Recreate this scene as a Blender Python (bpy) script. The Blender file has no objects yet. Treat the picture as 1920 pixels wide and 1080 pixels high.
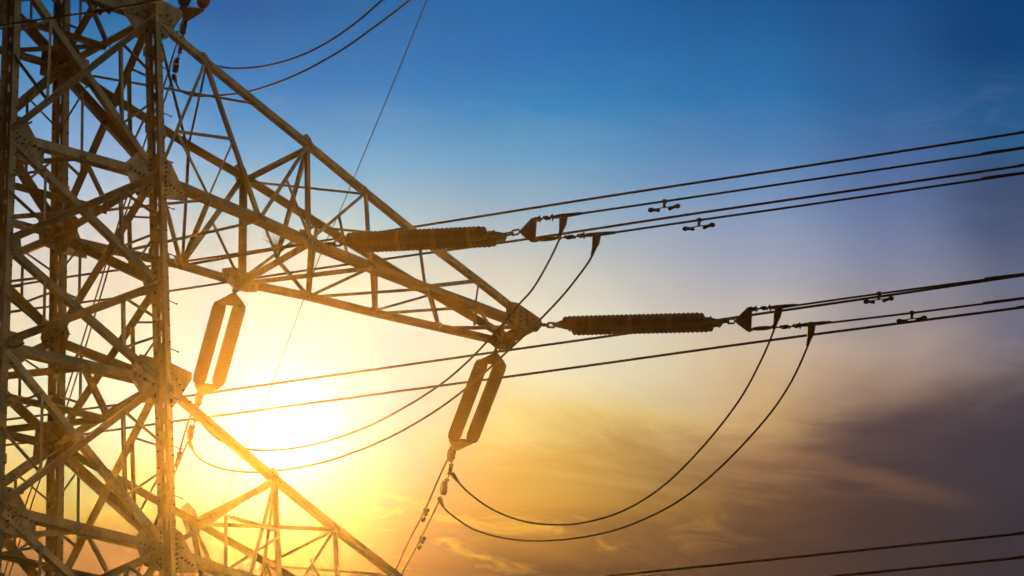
import bpy, math, random
import numpy as np
from mathutils import Vector, Matrix
random.seed(7)
S = bpy.context.scene
COL = S.collection

# ------------------------------------------------------------------ camera
ZG = 33.85                                   # height of the cross-arm level above the ground
YAW, PITCH, ROLL = 0.69351, 0.40217, -0.02286
FPX = 8000.5                                 # focal length in pixels of a 1920 wide picture
CAM = np.array([-38.34726, -59.5924, -32.15168 + ZG])
_f = np.array([math.sin(YAW)*math.cos(PITCH), math.cos(YAW)*math.cos(PITCH), math.sin(PITCH)])
_r = np.array([math.cos(YAW), -math.sin(YAW), 0.])
_u = np.cross(_r, _f)
_c, _s = math.cos(ROLL), math.sin(ROLL)
F, R, U = _f, _c*_r + _s*_u, -_s*_r + _c*_u
cd = bpy.data.cameras.new("camera"); cam = bpy.data.objects.new("camera", cd); COL.objects.link(cam)
cd.sensor_width = 36.0; cd.lens = 36.0*FPX/1920.0; cd.clip_start = 0.5; cd.clip_end = 20000
cam.matrix_world = Matrix(((R[0], U[0], -F[0], CAM[0]), (R[1], U[1], -F[1], CAM[1]), (R[2], U[2], -F[2], CAM[2]), (0, 0, 0, 1)))
S.camera = cam
S.view_settings.view_transform = 'Standard'; S.view_settings.look = 'None'
S.view_settings.exposure = 0.0; S.view_settings.gamma = 1.0

def ray(x, y):
    return F*FPX + R*(x-960.) - U*(y-540.)
def onplane(x, y, P, n):
    d = ray(x, y); return CAM + d*(np.dot(np.array(P)-CAM, n)/np.dot(d, n))
def atdepth(x, y, dep):
    return CAM + ray(x, y)/FPX*dep
def depth(P):
    return float(np.dot(np.array(P)-CAM, F))
def proj(P):
    d = np.array(P)-CAM; return 960+FPX*np.dot(d, R)/np.dot(d, F), 540-FPX*np.dot(d, U)/np.dot(d, F)

# ------------------------------------------------------------------ sun and sky
SUNPX = (500., 864.)
sd = ray(*SUNPX); sd = sd/np.linalg.norm(sd)          # direction towards the sun
sun_el = math.asin(sd[2]); sun_az = math.atan2(sd[0], sd[1])
ld = bpy.data.lights.new("sun", 'SUN'); ld.energy = 3.2; ld.angle = math.radians(2.4); ld.color = (1.0, 0.385, 0.034)
sun = bpy.data.objects.new("sun", ld); COL.objects.link(sun)
sun.rotation_euler = Vector(sd).to_track_quat('Z', 'Y').to_euler()
sun.location = (0, 0, 80)

W = bpy.data.worlds.new("World"); S.world = W; W.use_nodes = True
nt = W.node_tree; nt.nodes.clear()
class G:
    """tiny node helper"""
    def __init__(s, t): s.t = t
    def n(s, k, **a):
        o = s.t.nodes.new(k)
        for q, v in a.items(): setattr(o, q, v)
        return o
    def put(s, sock, v):
        if isinstance(v, bpy.types.NodeSocket): s.t.links.new(v, sock)
        else: sock.default_value = v
    def m(s, op, a, b=0.0, c=None, clamp=False):
        o = s.n('ShaderNodeMath', operation=op, use_clamp=clamp); s.put(o.inputs[0], a); s.put(o.inputs[1], b)
        if c is not None: s.put(o.inputs[2], c)
        return o.outputs[0]
    def dot(s, a, v):
        o = s.n('ShaderNodeVectorMath', operation='DOT_PRODUCT'); s.put(o.inputs[0], a); o.inputs[1].default_value = v; return o.outputs['Value']
    def xyz(s, a, b, c):
        o = s.n('ShaderNodeCombineXYZ'); s.put(o.inputs[0], a); s.put(o.inputs[1], b); s.put(o.inputs[2], c); return o.outputs[0]
    def ramp(s, f, stops, mode='B_SPLINE'):
        o = s.n('ShaderNodeValToRGB'); o.color_ramp.interpolation = mode
        e = o.color_ramp.elements
        while len(e) > 1: e.remove(e[-1])
        for i, (p, c) in enumerate(stops):
            q = e[0] if i == 0 else e.new(p)
            q.position = p; q.color = (*c, 1) if len(c) == 3 else c
        s.put(o.inputs[0], f); return o.outputs[0]
    def mix(s, f, a, b, mode='MIX'):
        o = s.n('ShaderNodeMix', data_type='RGBA', blend_type=mode); o.clamp_factor = True
        s.put(o.inputs['Factor'], f); s.put(o.inputs[6], a); s.put(o.inputs[7], b); return o.outputs[2]
    def noise(s, v, scale, det=4.0, rough=.55, dist=0.0):
        o = s.n('ShaderNodeTexNoise'); s.put(o.inputs['Vector'], v)
        o.inputs['Scale'].default_value = scale; o.inputs['Detail'].default_value = det
        o.inputs['Roughness'].default_value = rough; o.inputs['Distortion'].default_value = dist
        return o.outputs[0]
    def sm(s, v, a, b):
        o = s.n('ShaderNodeMapRange', interpolation_type='SMOOTHSTEP'); s.put(o.inputs[0], v)
        o.inputs[1].default_value = a; o.inputs[2].default_value = b; return o.outputs[0]
def srgb(r, g, b):
    f = lambda c: (c/255/12.92 if c/255 <= .04045 else ((c/255+.055)/1.055)**2.4)
    return (f(r), f(g), f(b))
g = G(nt)
D = g.n('ShaderNodeTexCoord').outputs['Generated']     # the direction looked in
def build_sky():
    fx, fy = math.sin(YAW), math.cos(YAW)
    a_r = g.dot(D, (fy, -fx, 0)); a_f = g.dot(D, (fx, fy, 0))
    az = g.m('MULTIPLY', g.m('ARCTAN2', a_r, a_f), 57.29578)     # azimuth off the tower's bearing, degrees, right is +
    el = g.m('MULTIPLY', g.m('ARCSINE', g.dot(D, (0, 0, 1))), 57.29578)
    lowm = g.m('SUBTRACT', 1.0, g.sm(el, 20.6, 23.6))             # the cloudy band near the horizon
    # cloud shapes, stretched along the horizon and sinking to the right
    tilt = g.m('ADD', el, g.m('MULTIPLY', az, .09))
    p = g.xyz(g.m('MULTIPLY', az, .24), g.m('MULTIPLY', tilt, .80), 5.3)
    n1 = g.noise(p, 1.0, 7.0, .60, .9)
    n4 = g.noise(g.xyz(g.m('MULTIPLY', az, .42), g.m('MULTIPLY', tilt, 1.55), 21.4), 1.0, 7.0, .62, 1.2)
    n2 = g.noise(g.xyz(g.m('MULTIPLY', az, .34), g.m('MULTIPLY', tilt, 1.5), 9.1), 1.6, 6.0, .6, 1.1)
    n3 = g.noise(g.xyz(g.m('MULTIPLY', az, .30), g.m('MULTIPLY', el, .75), 2.2), 1.0, 4.0, .5, .4)
    wy = g.m('MULTIPLY', g.m('SUBTRACT', n1, .5), g.m('ADD', .5, g.m('MULTIPLY', lowm, 1.7)))
    wx = g.m('MULTIPLY', g.m('SUBTRACT', n3, .5), g.m('ADD', .8, g.m('MULTIPLY', lowm, 2.0)))
    near = g.m('ADD', .25, g.m('MULTIPLY', g.sm(az, -2.0, 2.0), .75))
    wy = g.m('MULTIPLY', wy, near); wx = g.m('MULTIPLY', wx, near)
    e2 = g.m('ADD', el, wy); a2 = g.m('ADD', az, wx)
    E0, E1 = 18.6, 27.6
    t = g.m('DIVIDE', g.m('SUBTRACT', e2, E0), E1-E0, clamp=True)
    cols = [
        (-8.25, [(19.04, (0.228, 0.1208, 0.0518)), (19.57, (0.4696, 0.1995, 0.0453)), (20.07, (0.8031, 0.344, 0.0351)), (20.57, (0.8718, 0.5455, 0.0991)), (21.15, (0.8764, 0.7001, 0.2592)), (21.72, (0.867, 0.7331, 0.3992)), (22.44, (0.7955, 0.6639, 0.454)), (23.15, (0.6834, 0.5858, 0.4659)), (23.87, (0.5415, 0.5638, 0.609)), (24.58, (0.2778, 0.4183, 0.6296)), (25.3, (0.1355, 0.32, 0.5512)), (26.73, (0.0079, 0.1369, 0.3511))]),
        (-5.52, [(19.09, (0.1141, 0.0615, 0.0467)), (19.63, (0.1901, 0.1181, 0.0562)), (19.99, (0.252, 0.2804, 0.0716)), (20.49, (0.2456, 0.4758, 0.2237)), (21.06, (0.2945, 0.645, 0.5383)), (21.78, (0.5105, 0.728, 0.6285)), (22.49, (0.6626, 0.7226, 0.5594)), (23.07, (0.6816, 0.6705, 0.5406)), (23.71, (0.6127, 0.6121, 0.5708)), (24.28, (0.436, 0.5467, 0.6264)), (25.0, (0.2126, 0.3932, 0.6419)), (25.72, (0.0698, 0.2706, 0.5441)), (26.79, (0.0036, 0.1286, 0.3507))]),
        (-4.12, [(19.12, (0.1364, 0.0762, 0.0429)), (19.59, (0.2077, 0.1206, 0.0636)), (19.95, (0.239, 0.1852, 0.1436)), (20.38, (0.25, 0.2614, 0.3604)), (20.88, (0.25, 0.292, 0.5431)), (21.66, (0.25, 0.2947, 0.6451)), (22.38, (0.2478, 0.5227, 0.6506)), (22.95, (0.4278, 0.6182, 0.5751)), (23.53, (0.4877, 0.6019, 0.5733)), (24.17, (0.3272, 0.5332, 0.6153)), (24.89, (0.1104, 0.3549, 0.6262)), (25.75, (0.0132, 0.2102, 0.5126)), (26.82, (0.0029, 0.1138, 0.3504))]),
        (-2.33, [(19.27, (0.1287, 0.0739, 0.0381)), (20.06, (0.222, 0.1656, 0.1134)), (20.77, (0.25, 0.2614, 0.3396)), (21.49, (0.25, 0.292, 0.5431)), (22.56, (0.3714, 0.6507, 0.6189)), (23.28, (0.5358, 0.6473, 0.5544)), (23.99, (0.3288, 0.5418, 0.6069)), (24.71, (0.1141, 0.3836, 0.6255)), (25.78, (0.0096, 0.1964, 0.5006)), (26.86, (0.0023, 0.1279, 0.3602))]),
        (0.00, [(19.17, (0.0656, 0.0364, 0.0238)), (19.75, (0.2823, 0.1413, 0.0381)), (20.18, (0.5068, 0.2761, 0.0498)), (20.68, (0.5897, 0.3826, 0.0946)), (21.18, (0.719, 0.5871, 0.2108)), (21.89, (0.7653, 0.7369, 0.4803)), (22.61, (0.735, 0.7161, 0.5695)), (23.33, (0.5199, 0.5674, 0.5215)), (24.04, (0.2732, 0.4261, 0.542)), (24.76, (0.0949, 0.3303, 0.5623)), (25.47, (0.0113, 0.2274, 0.5133)), (26.19, (0.0023, 0.1545, 0.4441)), (26.91, (0.0015, 0.1365, 0.3908))]),
        (3.58, [(19.25, (0.0626, 0.0381, 0.0308)), (20.18, (0.1263, 0.0667, 0.0384)), (20.75, (0.2973, 0.1614, 0.0791)), (21.25, (0.5698, 0.3584, 0.1609)), (21.97, (0.5992, 0.4558, 0.3221)), (22.69, (0.4989, 0.4571, 0.4332)), (23.4, (0.3173, 0.3569, 0.4669)), (24.12, (0.1841, 0.2971, 0.4903)), (24.83, (0.0734, 0.2241, 0.4672)), (25.55, (0.0119, 0.1628, 0.4282)), (26.98, (0.0011, 0.0872, 0.2871))]),
        (5.45, [(19.29, (0.0466, 0.0327, 0.0364)), (19.86, (0.0559, 0.0369, 0.0364)), (20.58, (0.0664, 0.0445, 0.0461)), (21.08, (0.1384, 0.0865, 0.0797)), (21.44, (0.3154, 0.2058, 0.1494)), (22.01, (0.3753, 0.29, 0.2537)), (22.73, (0.2812, 0.2691, 0.3135)), (23.44, (0.1744, 0.2182, 0.3511)), (24.16, (0.1026, 0.167, 0.3512)), (25.23, (0.02, 0.1238, 0.3275)), (27.02, (0.001, 0.0624, 0.2343))]),
        (7.31, [(19.33, (0.0346, 0.0304, 0.042)), (19.9, (0.0346, 0.0343, 0.0479)), (20.62, (0.0442, 0.0413, 0.0592)), (21.19, (0.097, 0.0806, 0.0928)), (21.55, (0.2444, 0.1909, 0.1875)), (22.05, (0.1653, 0.1524, 0.2084)), (22.76, (0.1325, 0.1526, 0.2267)), (23.48, (0.0722, 0.0992, 0.1944)), (24.2, (0.0409, 0.0859, 0.1876)), (24.7, (0.0206, 0.1045, 0.254)), (25.27, (0.0099, 0.0886, 0.25)), (25.99, (0.0011, 0.0525, 0.1877)), (27.06, (0.0008, 0.0496, 0.1877))]),
    ]
    cur = None
    for i, (a, st) in enumerate(cols):
        r = g.ramp(t, [((e-E0)/(E1-E0), c) for e, c in st], 'LINEAR')
        if cur is None: cur = r
        else: cur = g.mix(g.sm(a2, cols[i-1][0], a), cur, r)
    base = cur
    # darker cloud bars and lit edges
    dark = g.m('MULTIPLY', g.m('MULTIPLY', g.sm(g.m('ADD', g.m('MULTIPLY', n1, .45), g.m('MULTIPLY', n4, .55)), .47, .62), g.m('SUBTRACT', 1.0, g.sm(el, 20.7, 22.1))), g.sm(az, .6, 4.6))
    base = g.mix(g.m('MULTIPLY', dark, .30), base, g.mix(g.sm(az, .5, 5.5), (*srgb(128, 88, 54), 1), (*srgb(62, 52, 58), 1)))
    lit = g.m('MULTIPLY', g.m('MULTIPLY', g.sm(n2, .55, .76), g.m('SUBTRACT', 1.0, g.sm(el, 20.4, 21.6))), g.m('SUBTRACT', 1.0, g.sm(az, .5, 4.0)))
    lit = g.m('MULTIPLY', g.m('MULTIPLY', lit, g.sm(el, 18.0, 19.4)), g.sm(az, -12.0, -7.0))
    base = g.mix(g.m('MULTIPLY', lit, .42), base, (*srgb(255, 196, 78), 1))
    # a dark wedge of cloud on the right, its lower rim lit
    wob1 = g.m('MULTIPLY', g.m('SUBTRACT', n1, .5), 1.5); wob2 = g.m('MULTIPLY', g.m('SUBTRACT', n4, .5), 1.0)
    upper = g.m('ADD', g.m('ADD', 20.9, g.m('MULTIPLY', g.m('SUBTRACT', az, 4.2), .32)), wob1)
    lower = g.m('ADD', g.m('SUBTRACT', 20.8, g.m('MULTIPLY', g.m('SUBTRACT', az, 3.7), .27)), g.m('MULTIPLY', wob2, .5))
    wedge = g.m('MULTIPLY', g.sm(az, 3.2, 5.8), g.m('MULTIPLY', g.sm(g.m('SUBTRACT', upper, el), -.3, .4), g.sm(g.m('SUBTRACT', el, lower), -.25, .35)))
    base = g.mix(g.m('MULTIPLY', wedge, .55), base, (*srgb(62, 55, 66), 1))
    rim = g.m('SUBTRACT', 1.0, g.sm(g.m('ABSOLUTE', g.m('SUBTRACT', el, g.m('ADD', lower, -.12))), .0, .22))
    rim = g.m('MULTIPLY', rim, g.m('MULTIPLY', g.sm(az, 1.8, 3.4), g.m('SUBTRACT', 1.0, g.sm(az, 5.0, 7.0))))
    base = g.mix(g.m('MULTIPLY', rim, .13), base, (*srgb(206, 146, 98), 1))
    bar = g.m('MULTIPLY', g.m('MULTIPLY', g.sm(g.m('ADD', g.m('MULTIPLY', n3, .5), g.m('MULTIPLY', n4, .5)), .44, .60), g.sm(az, 4.6, 7.6)), g.m('MULTIPLY', g.sm(el, 22.6, 23.5), g.m('SUBTRACT', 1.0, g.sm(el, 23.8, 24.9))))
    base = g.mix(g.m('MULTIPLY', bar, .42), base, (*srgb(62, 66, 92), 1))
    haze_hi = g.m('MULTIPLY', g.m('MULTIPLY', g.sm(n2, .50, .72), g.sm(el, 24.0, 25.0)), g.m('SUBTRACT', 1.0, g.sm(el, 25.2, 26.2)))
    base = g.mix(g.m('MULTIPLY', haze_hi, .07), base, (*srgb(150, 165, 205), 1))
    # the bright air round the sun, just above it
    cd_ = ray(545, 812); cd_ = cd_/np.linalg.norm(cd_)
    ang = g.m('MULTIPLY', g.m('ARCCOSINE', g.m('MINIMUM', g.dot(D, tuple(cd_)), 1.0)), 57.29578)
    aur = g.m('DIVIDE', 1.0, g.m('POWER', g.m('ADD', 1.0, g.m('POWER', g.m('DIVIDE', ang, .95), 2.0)), 2.0))
    glow = g.n('ShaderNodeVectorMath', operation='SCALE'); glow.inputs[0].default_value = (.4, .7, .9); g.put(glow.inputs['Scale'], aur)
    add2 = g.n('ShaderNodeVectorMath', operation='ADD'); g.put(add2.inputs[0], base); g.put(add2.inputs[1], glow.outputs[0])
    # the rest of the sky: physical sky
    st = g.n('ShaderNodeTexSky', sky_type='NISHITA'); st.sun_disc = False
    st.sun_elevation = sun_el; st.sun_rotation = sun_az
    phys = g.n('ShaderNodeVectorMath', operation='SCALE'); g.put(phys.inputs[0], st.outputs[0]); phys.inputs['Scale'].default_value = .02
    # added glow, unseen high behind the camera's right shoulder, to light the front faces
    back = g.sm(g.dot(D, (0.33, -0.61, 0.72)), .82, .98)
    bk = g.n('ShaderNodeVectorMath', operation='SCALE'); bk.inputs[0].default_value = (10.5, 10.5, 8.); g.put(bk.inputs['Scale'], back)
    away = g.n('ShaderNodeVectorMath', operation='ADD'); g.put(away.inputs[0], phys.outputs[0]); g.put(away.inputs[1], bk.outputs[0])
    front = g.sm(g.dot(D, tuple(_f)), .66, .92)
    b1 = g.n('ShaderNodeBackground'); g.put(b1.inputs[0], away.outputs[0]); b1.inputs[1].default_value = 0.08
    b2 = g.n('ShaderNodeBackground'); g.put(b2.inputs[0], add2.outputs[0]); b2.inputs[1].default_value = 1.0
    mx = g.n('ShaderNodeMixShader'); g.put(mx.inputs[0], front)
    nt.links.new(b1.outputs[0], mx.inputs[1]); nt.links.new(b2.outputs[0], mx.inputs[2])
    out = g.n('ShaderNodeOutputWorld'); nt.links.new(mx.outputs[0], out.inputs[0])
build_sky()

# ------------------------------------------------------------------ materials
def material(name, c1, c2, rough=.6, metal=0.0, scale=3.0, bump=.0, streak=True, spec=.5, vary=0.0, rust=0.0):
    m = bpy.data.materials.new(name); m.use_nodes = True
    t = m.node_tree; b = t.nodes['Principled BSDF']; q = G(t)
    tc = q.n('ShaderNodeTexCoord').outputs['Object']
    mp = q.n('ShaderNodeMapping'); q.put(mp.inputs[0], tc); mp.inputs['Scale'].default_value = (scale, scale, scale*(.35 if streak else 1))
    n = q.noise(mp.outputs[0], 1.0, 6.0, .62, .3); n2 = q.noise(tc, scale*7, 3.0, .6)
    f = q.m('ADD', q.m('MULTIPLY', n, .75), q.m('MULTIPLY', n2, .25))
    col = q.ramp(f, [(.34, c1), (.64, c2)], 'EASE')
    if vary:                                   # every bar has weathered differently
        rnd = q.n('ShaderNodeObjectInfo').outputs['Random']
        col = q.mix(q.m('MULTIPLY', rnd, vary), col, (c1[0]*.55, c1[1]*.5, c1[2]*.45, 1))
    if rust:
        n5 = q.noise(tc, scale*1.7, 5.0, .65, .6)
        col = q.mix(q.m('MULTIPLY', q.sm(n5, .58, .72), rust), col, (.10, .038, .014, 1))
    q.put(b.inputs['Base Color'], col)
    b.inputs['Roughness'].default_value = rough; b.inputs['Metallic'].default_value = metal
    b.inputs['Specular IOR Level'].default_value = spec
    if bump:
        bp = q.n('ShaderNodeBump'); bp.inputs['Strength'].default_value = bump; bp.inputs['Distance'].default_value = .01
        q.put(bp.inputs['Height'], n2); q.put(b.inputs['Normal'], bp.outputs[0])
    return m
STEEL = material('galvanised_steel', (.15, .13, .09), (.36, .335, .25), .62, .0, 2.2, .15, vary=.75, rust=.55)
PLATE = material('gusset_steel', (.13, .105, .07), (.38, .35, .26), .66, .0, 3.4, .2, vary=.5, rust=.6)
BOLT = material('bolt_steel', (.03, .02, .014), (.07, .05, .035), .6, .2, 20)
HARD = material('forged_hardware', (.035, .028, .02), (.07, .055, .04), .55, .2, 9)
WIRE = material('weathered_aluminium', (.05, .042, .035), (.09, .078, .062), .55, .3, 6, streak=False)
DISC = material('brown_porcelain', (.014, .006, .003), (.024, .011, .005), .35, .0, 5)
GLINT = material('glint_porcelain', (.06, .04, .016), (.11, .08, .035), .6, .0, 8)  # sun glints painted on as a paler colour for a few discs
RUSTY = material('rusty_plate', (.07, .042, .024), (.17, .11, .06), .75, .0, 5.0, .25, rust=.6)
TWIG = material('dry_twig', (.16, .11, .06), (.28, .2, .11), .9, .0, 20)
GRASS = material('ground_grass', (.03, .035, .012), (.065, .06, .025), .95, .0, .08, streak=False)

# ------------------------------------------------------------------ mesh helpers
class MB:
    def __init__(s): s.v = []; s.f = []; s.mi = []
    def add(s, v, f, mi=0):
        o = len(s.v); s.v += [tuple(map(float, p)) for p in v]; s.f += [tuple(i+o for i in q) for q in f]; s.mi += [mi]*len(f)
    def prism(s, poly, n, th, mi=0):
        """polygon (list of 3-D points) pushed +-th/2 along n"""
        n = np.array(n, float); n /= np.linalg.norm(n); k = len(poly)
        p = [np.array(q, float) for q in poly]
        s.add([q+n*th/2 for q in p]+[q-n*th/2 for q in p],
              [tuple(range(k)), tuple(range(2*k-1, k-1, -1))]+[(i, i+k, (i+1) % k+k, (i+1) % k) for i in range(k)], mi)
    def sweep(s, prof, P, Q, a, b, mi=0):
        """constant profile [(u,v)] along P-Q, u along a, v along b"""
        k = len(prof); P, Q = np.array(P, float), np.array(Q, float)
        v = [P+a*u+b*w for u, w in prof]+[Q+a*u+b*w for u, w in prof]
        s.add(v, [tuple(range(k-1, -1, -1)), tuple(range(k, 2*k))]+[(i, (i+1) % k, (i+1) % k+k, i+k) for i in range(k)], mi)
    def tube(s, pts, rad, seg=8, mi=0, cap=True):
        pts = [np.array(p, float) for p in pts]; n = len(pts)
        if not hasattr(rad, '__len__'): rad = [rad]*n
        rings = []; ref = None
        for i in range(n):
            d = pts[min(i+1, n-1)]-pts[max(i-1, 0)]; d = d/(np.linalg.norm(d)+1e-12)
            if ref is None:
                ref = np.array([0, 0, 1.]) if abs(d[2]) < .9 else np.array([1., 0, 0])
            a = ref-d*np.dot(ref, d); a /= np.linalg.norm(a); b = np.cross(d, a); ref = a
            rings.append([pts[i]+(a*math.cos(2*math.pi*j/seg)+b*math.sin(2*math.pi*j/seg))*rad[i] for j in range(seg)])
        v = [p for r in rings for p in r]
        f = [(i*seg+j, i*seg+(j+1) % seg, (i+1)*seg+(j+1) % seg, (i+1)*seg+j) for i in range(n-1) for j in range(seg)]
        if cap: f += [tuple(range(seg-1, -1, -1)), tuple(range((n-1)*seg, n*seg))]
        s.add(v, f, mi)
    def ball(s, c, r, mi=0, st=None):
        """small faceted sphere; st = (dir, factor) stretches it"""
        c = np.array(c, float); pts = [c+np.array([0, 0, r])*k for k in (-1, -.8, -.3, .3, .8, 1)]
        rr = [r*math.sqrt(max(0.02, 1-k*k)) for k in (-1, -.8, -.3, .3, .8, 1)]
        s.tube(pts, rr, 10, mi)
    def build(s, name, mats, parent=None, smooth=False):
        me = bpy.data.meshes.new(name)
        org = np.mean(np.array(s.v), axis=0)
        if parent is not None and parent.type == 'EMPTY': org = np.array(parent.location)
        elif parent is not None: org = np.array(parent.location)
        me.from_pydata([tuple(np.array(p)-org) for p in s.v], [], s.f); me.validate(); me.update()
        for m in (mats if isinstance(mats, (list, tuple)) else [mats]): me.materials.append(m)
        if len(me.polygons) == len(s.mi): me.polygons.foreach_set('material_index', s.mi)
        if smooth: me.polygons.foreach_set('use_smooth', [True]*len(me.polygons))
        o = bpy.data.objects.new(name, me); COL.objects.link(o)
        if parent is not None:
            o.parent = parent                       # every object keeps its thing's origin: no offset
            root = parent
        else:
            o.location = org
        return o
def tag(o, label=None, cat=None, group=None, kind=None):
    if label: o['label'] = label
    if cat: o['category'] = cat
    if group: o['group'] = group
    if kind: o['kind'] = kind
    return o
def empty(name, loc, label, cat, group=None):
    o = bpy.data.objects.new(name, None); COL.objects.link(o); o.location = tuple(map(float, loc)); o.empty_display_size = .2
    return tag(o, label, cat, group)
class Part(MB):
    """mesh whose vertices are given in world space and parented under a thing placed at loc (unrotated)"""
    pass
def build_sub(mb, name, mats, parent, root_loc, smooth=False):
    """a child (any depth) of an unrotated thing at root_loc"""
    me = bpy.data.meshes.new(name); org = np.array(root_loc, float)
    me.from_pydata([tuple(np.array(p)-org) for p in mb.v], [], mb.f); me.validate(); me.update()
    for m in (mats if isinstance(mats, (list, tuple)) else [mats]): me.materials.append(m)
    if len(me.polygons) == len(mb.mi): me.polygons.foreach_set('material_index', mb.mi)
    if smooth: me.polygons.foreach_set('use_smooth', [True]*len(me.polygons))
    o = bpy.data.objects.new(name, me); COL.objects.link(o); o.parent = parent
    return o
def spline(pts, n=10):
    p = [np.array(q, float) for q in pts]; p = [2*p[0]-p[1]]+p+[2*p[-1]-p[-2]]; out = []
    for i in range(1, len(p)-2):
        for k in range(n):
            t = k/n; a, b, c, d = p[i-1], p[i], p[i+1], p[i+2]
            out.append(.5*((2*b)+(c-a)*t+(2*a-5*b+4*c-d)*t*t+(3*b-a-3*c+d)*t**3))
    out.append(p[-2]); return out

# ------------------------------------------------------------------ ground and haze
mb = MB(); RG = 2500.0; N = 48
mb.add([(0, 0, 0)]+[(RG*math.cos(2*math.pi*i/N), RG*math.sin(2*math.pi*i/N), 0) for i in range(N)], [(0, i+1, (i+1) % N+1) for i in range(N)])
gr = mb.build('ground', GRASS); gr['kind'] = 'structure'

def make_haze():
    m = bpy.data.materials.new('haze_air'); m.use_nodes = True; t = m.node_tree; t.nodes.clear(); q = G(t)
    pv = q.n('ShaderNodeVolumePrincipled'); pv.inputs['Color'].default_value = (1.0, .96, .90, 1)
    pv.inputs['Density'].default_value = 5.3e-5; pv.inputs['Anisotropy'].default_value = .980
    out = q.n('ShaderNodeOutputMaterial'); t.links.new(pv.outputs[0], out.inputs['Volume'])
    h = MB(); r = 2600.; z0, z1 = -1.0, 46.6
    h.add([(-r, -r, z0), (r, -r, z0), (r, r, z0), (-r, r, z0), (-r, -r, z1), (r, -r, z1), (r, r, z1), (-r, r, z1)],
          [(3, 2, 1, 0), (4, 5, 6, 7), (0, 1, 5, 4), (1, 2, 6, 5), (2, 3, 7, 6), (3, 0, 4, 7)])
    o = h.build('haze', m); o['kind'] = 'stuff'
make_haze()

# ------------------------------------------------------------------ the tower's geometry
W0, TAP, ASP = 1.6, 0.02636, 1.00958
def corner(ch, z):
    w = W0-TAP*z
    return np.array([w*(-1 if ch in 'AD' else 1), w*ASP*(-1 if ch in 'AB' else 1), z+ZG])
LEV = {'8': 10.85, '7': 10.75, '6': 7.40, 'N': 5.40, '1': 3.324, '2': 0., 'M': -2.0966, '3': -4.054, '4': -7.111, 'P': -9.30, 'Q': -11.6, 'S': -15.6, 'T': -20.4, 'V': -26.2, 'Z': -ZG+.25}
NODEPX = {'B1': (291, 32), 'B2': (297, 329), 'BM': (303, 533), 'B3': (307, 716), 'B4': (317, 1028),
          'A2': (13, 250), 'AM': (8, 454), 'A3': (3, 645), 'A4': (-5, 950), 'C1': (115, 127), 'C2': (111, 442), 'CM': (107, 639), 'C3': (104, 836)}
ND = {}
for l in LEV:
    for c in 'ABCD':
        P = corner(c, LEV[l]); k = c+l
        if k in NODEPX: P = atdepth(*NODEPX[k], depth(P))
        ND[k] = P
for l in '12M34':
    if 'C'+l in NODEPX: ND['D'+l] = ND['A'+l]+ND['C'+l]-ND['B'+l] if 'A'+l in NODEPX else ND['D'+l]

TL = (0, 0, 0)                       # the tower's origin: ground level on its axis
tower = empty('lattice_tower', TL, 'tall galvanised steel lattice pylon with riveted gusset plates and triangular cross-arms', 'pylon')

UP = np.array([0, 0, 1.])
def angle(mb, P, Q, n, w=.1, t=.012, out=False, off=0.0, w2=None, low=None):
    """L-section from P to Q: one flange in the plane with normal n, the other standing along n (out: towards +n at the upper edge, else -n at the lower edge)"""
    P, Q, n = np.array(P, float), np.array(Q, float), np.array(n, float)
    d = Q-P; d /= np.linalg.norm(d); n = n-d*np.dot(n, d); n /= np.linalg.norm(n)
    p = np.cross(n, d)
    if p[2] < 0: p = -p
    w2 = w if w2 is None else w2; h = w/2
    up = out if low is None else not low
    sgn = 1 if out else -1
    e = 1 if up else -1
    prof = [(-e*h, 0), (-e*h, sgn*t), (e*(h-t), sgn*t), (e*(h-t), sgn*w2), (e*h, sgn*w2), (e*h, 0)]
    prof = [(u, v+off) for u, v in prof]
    mb.sweep(prof, P, Q, p, n)
def short(P, Q, a, b):
    P, Q = np.array(P), np.array(Q); d = Q-P; L = np.linalg.norm(d); d /= L
    return P+d*a, Q-d*b

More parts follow.
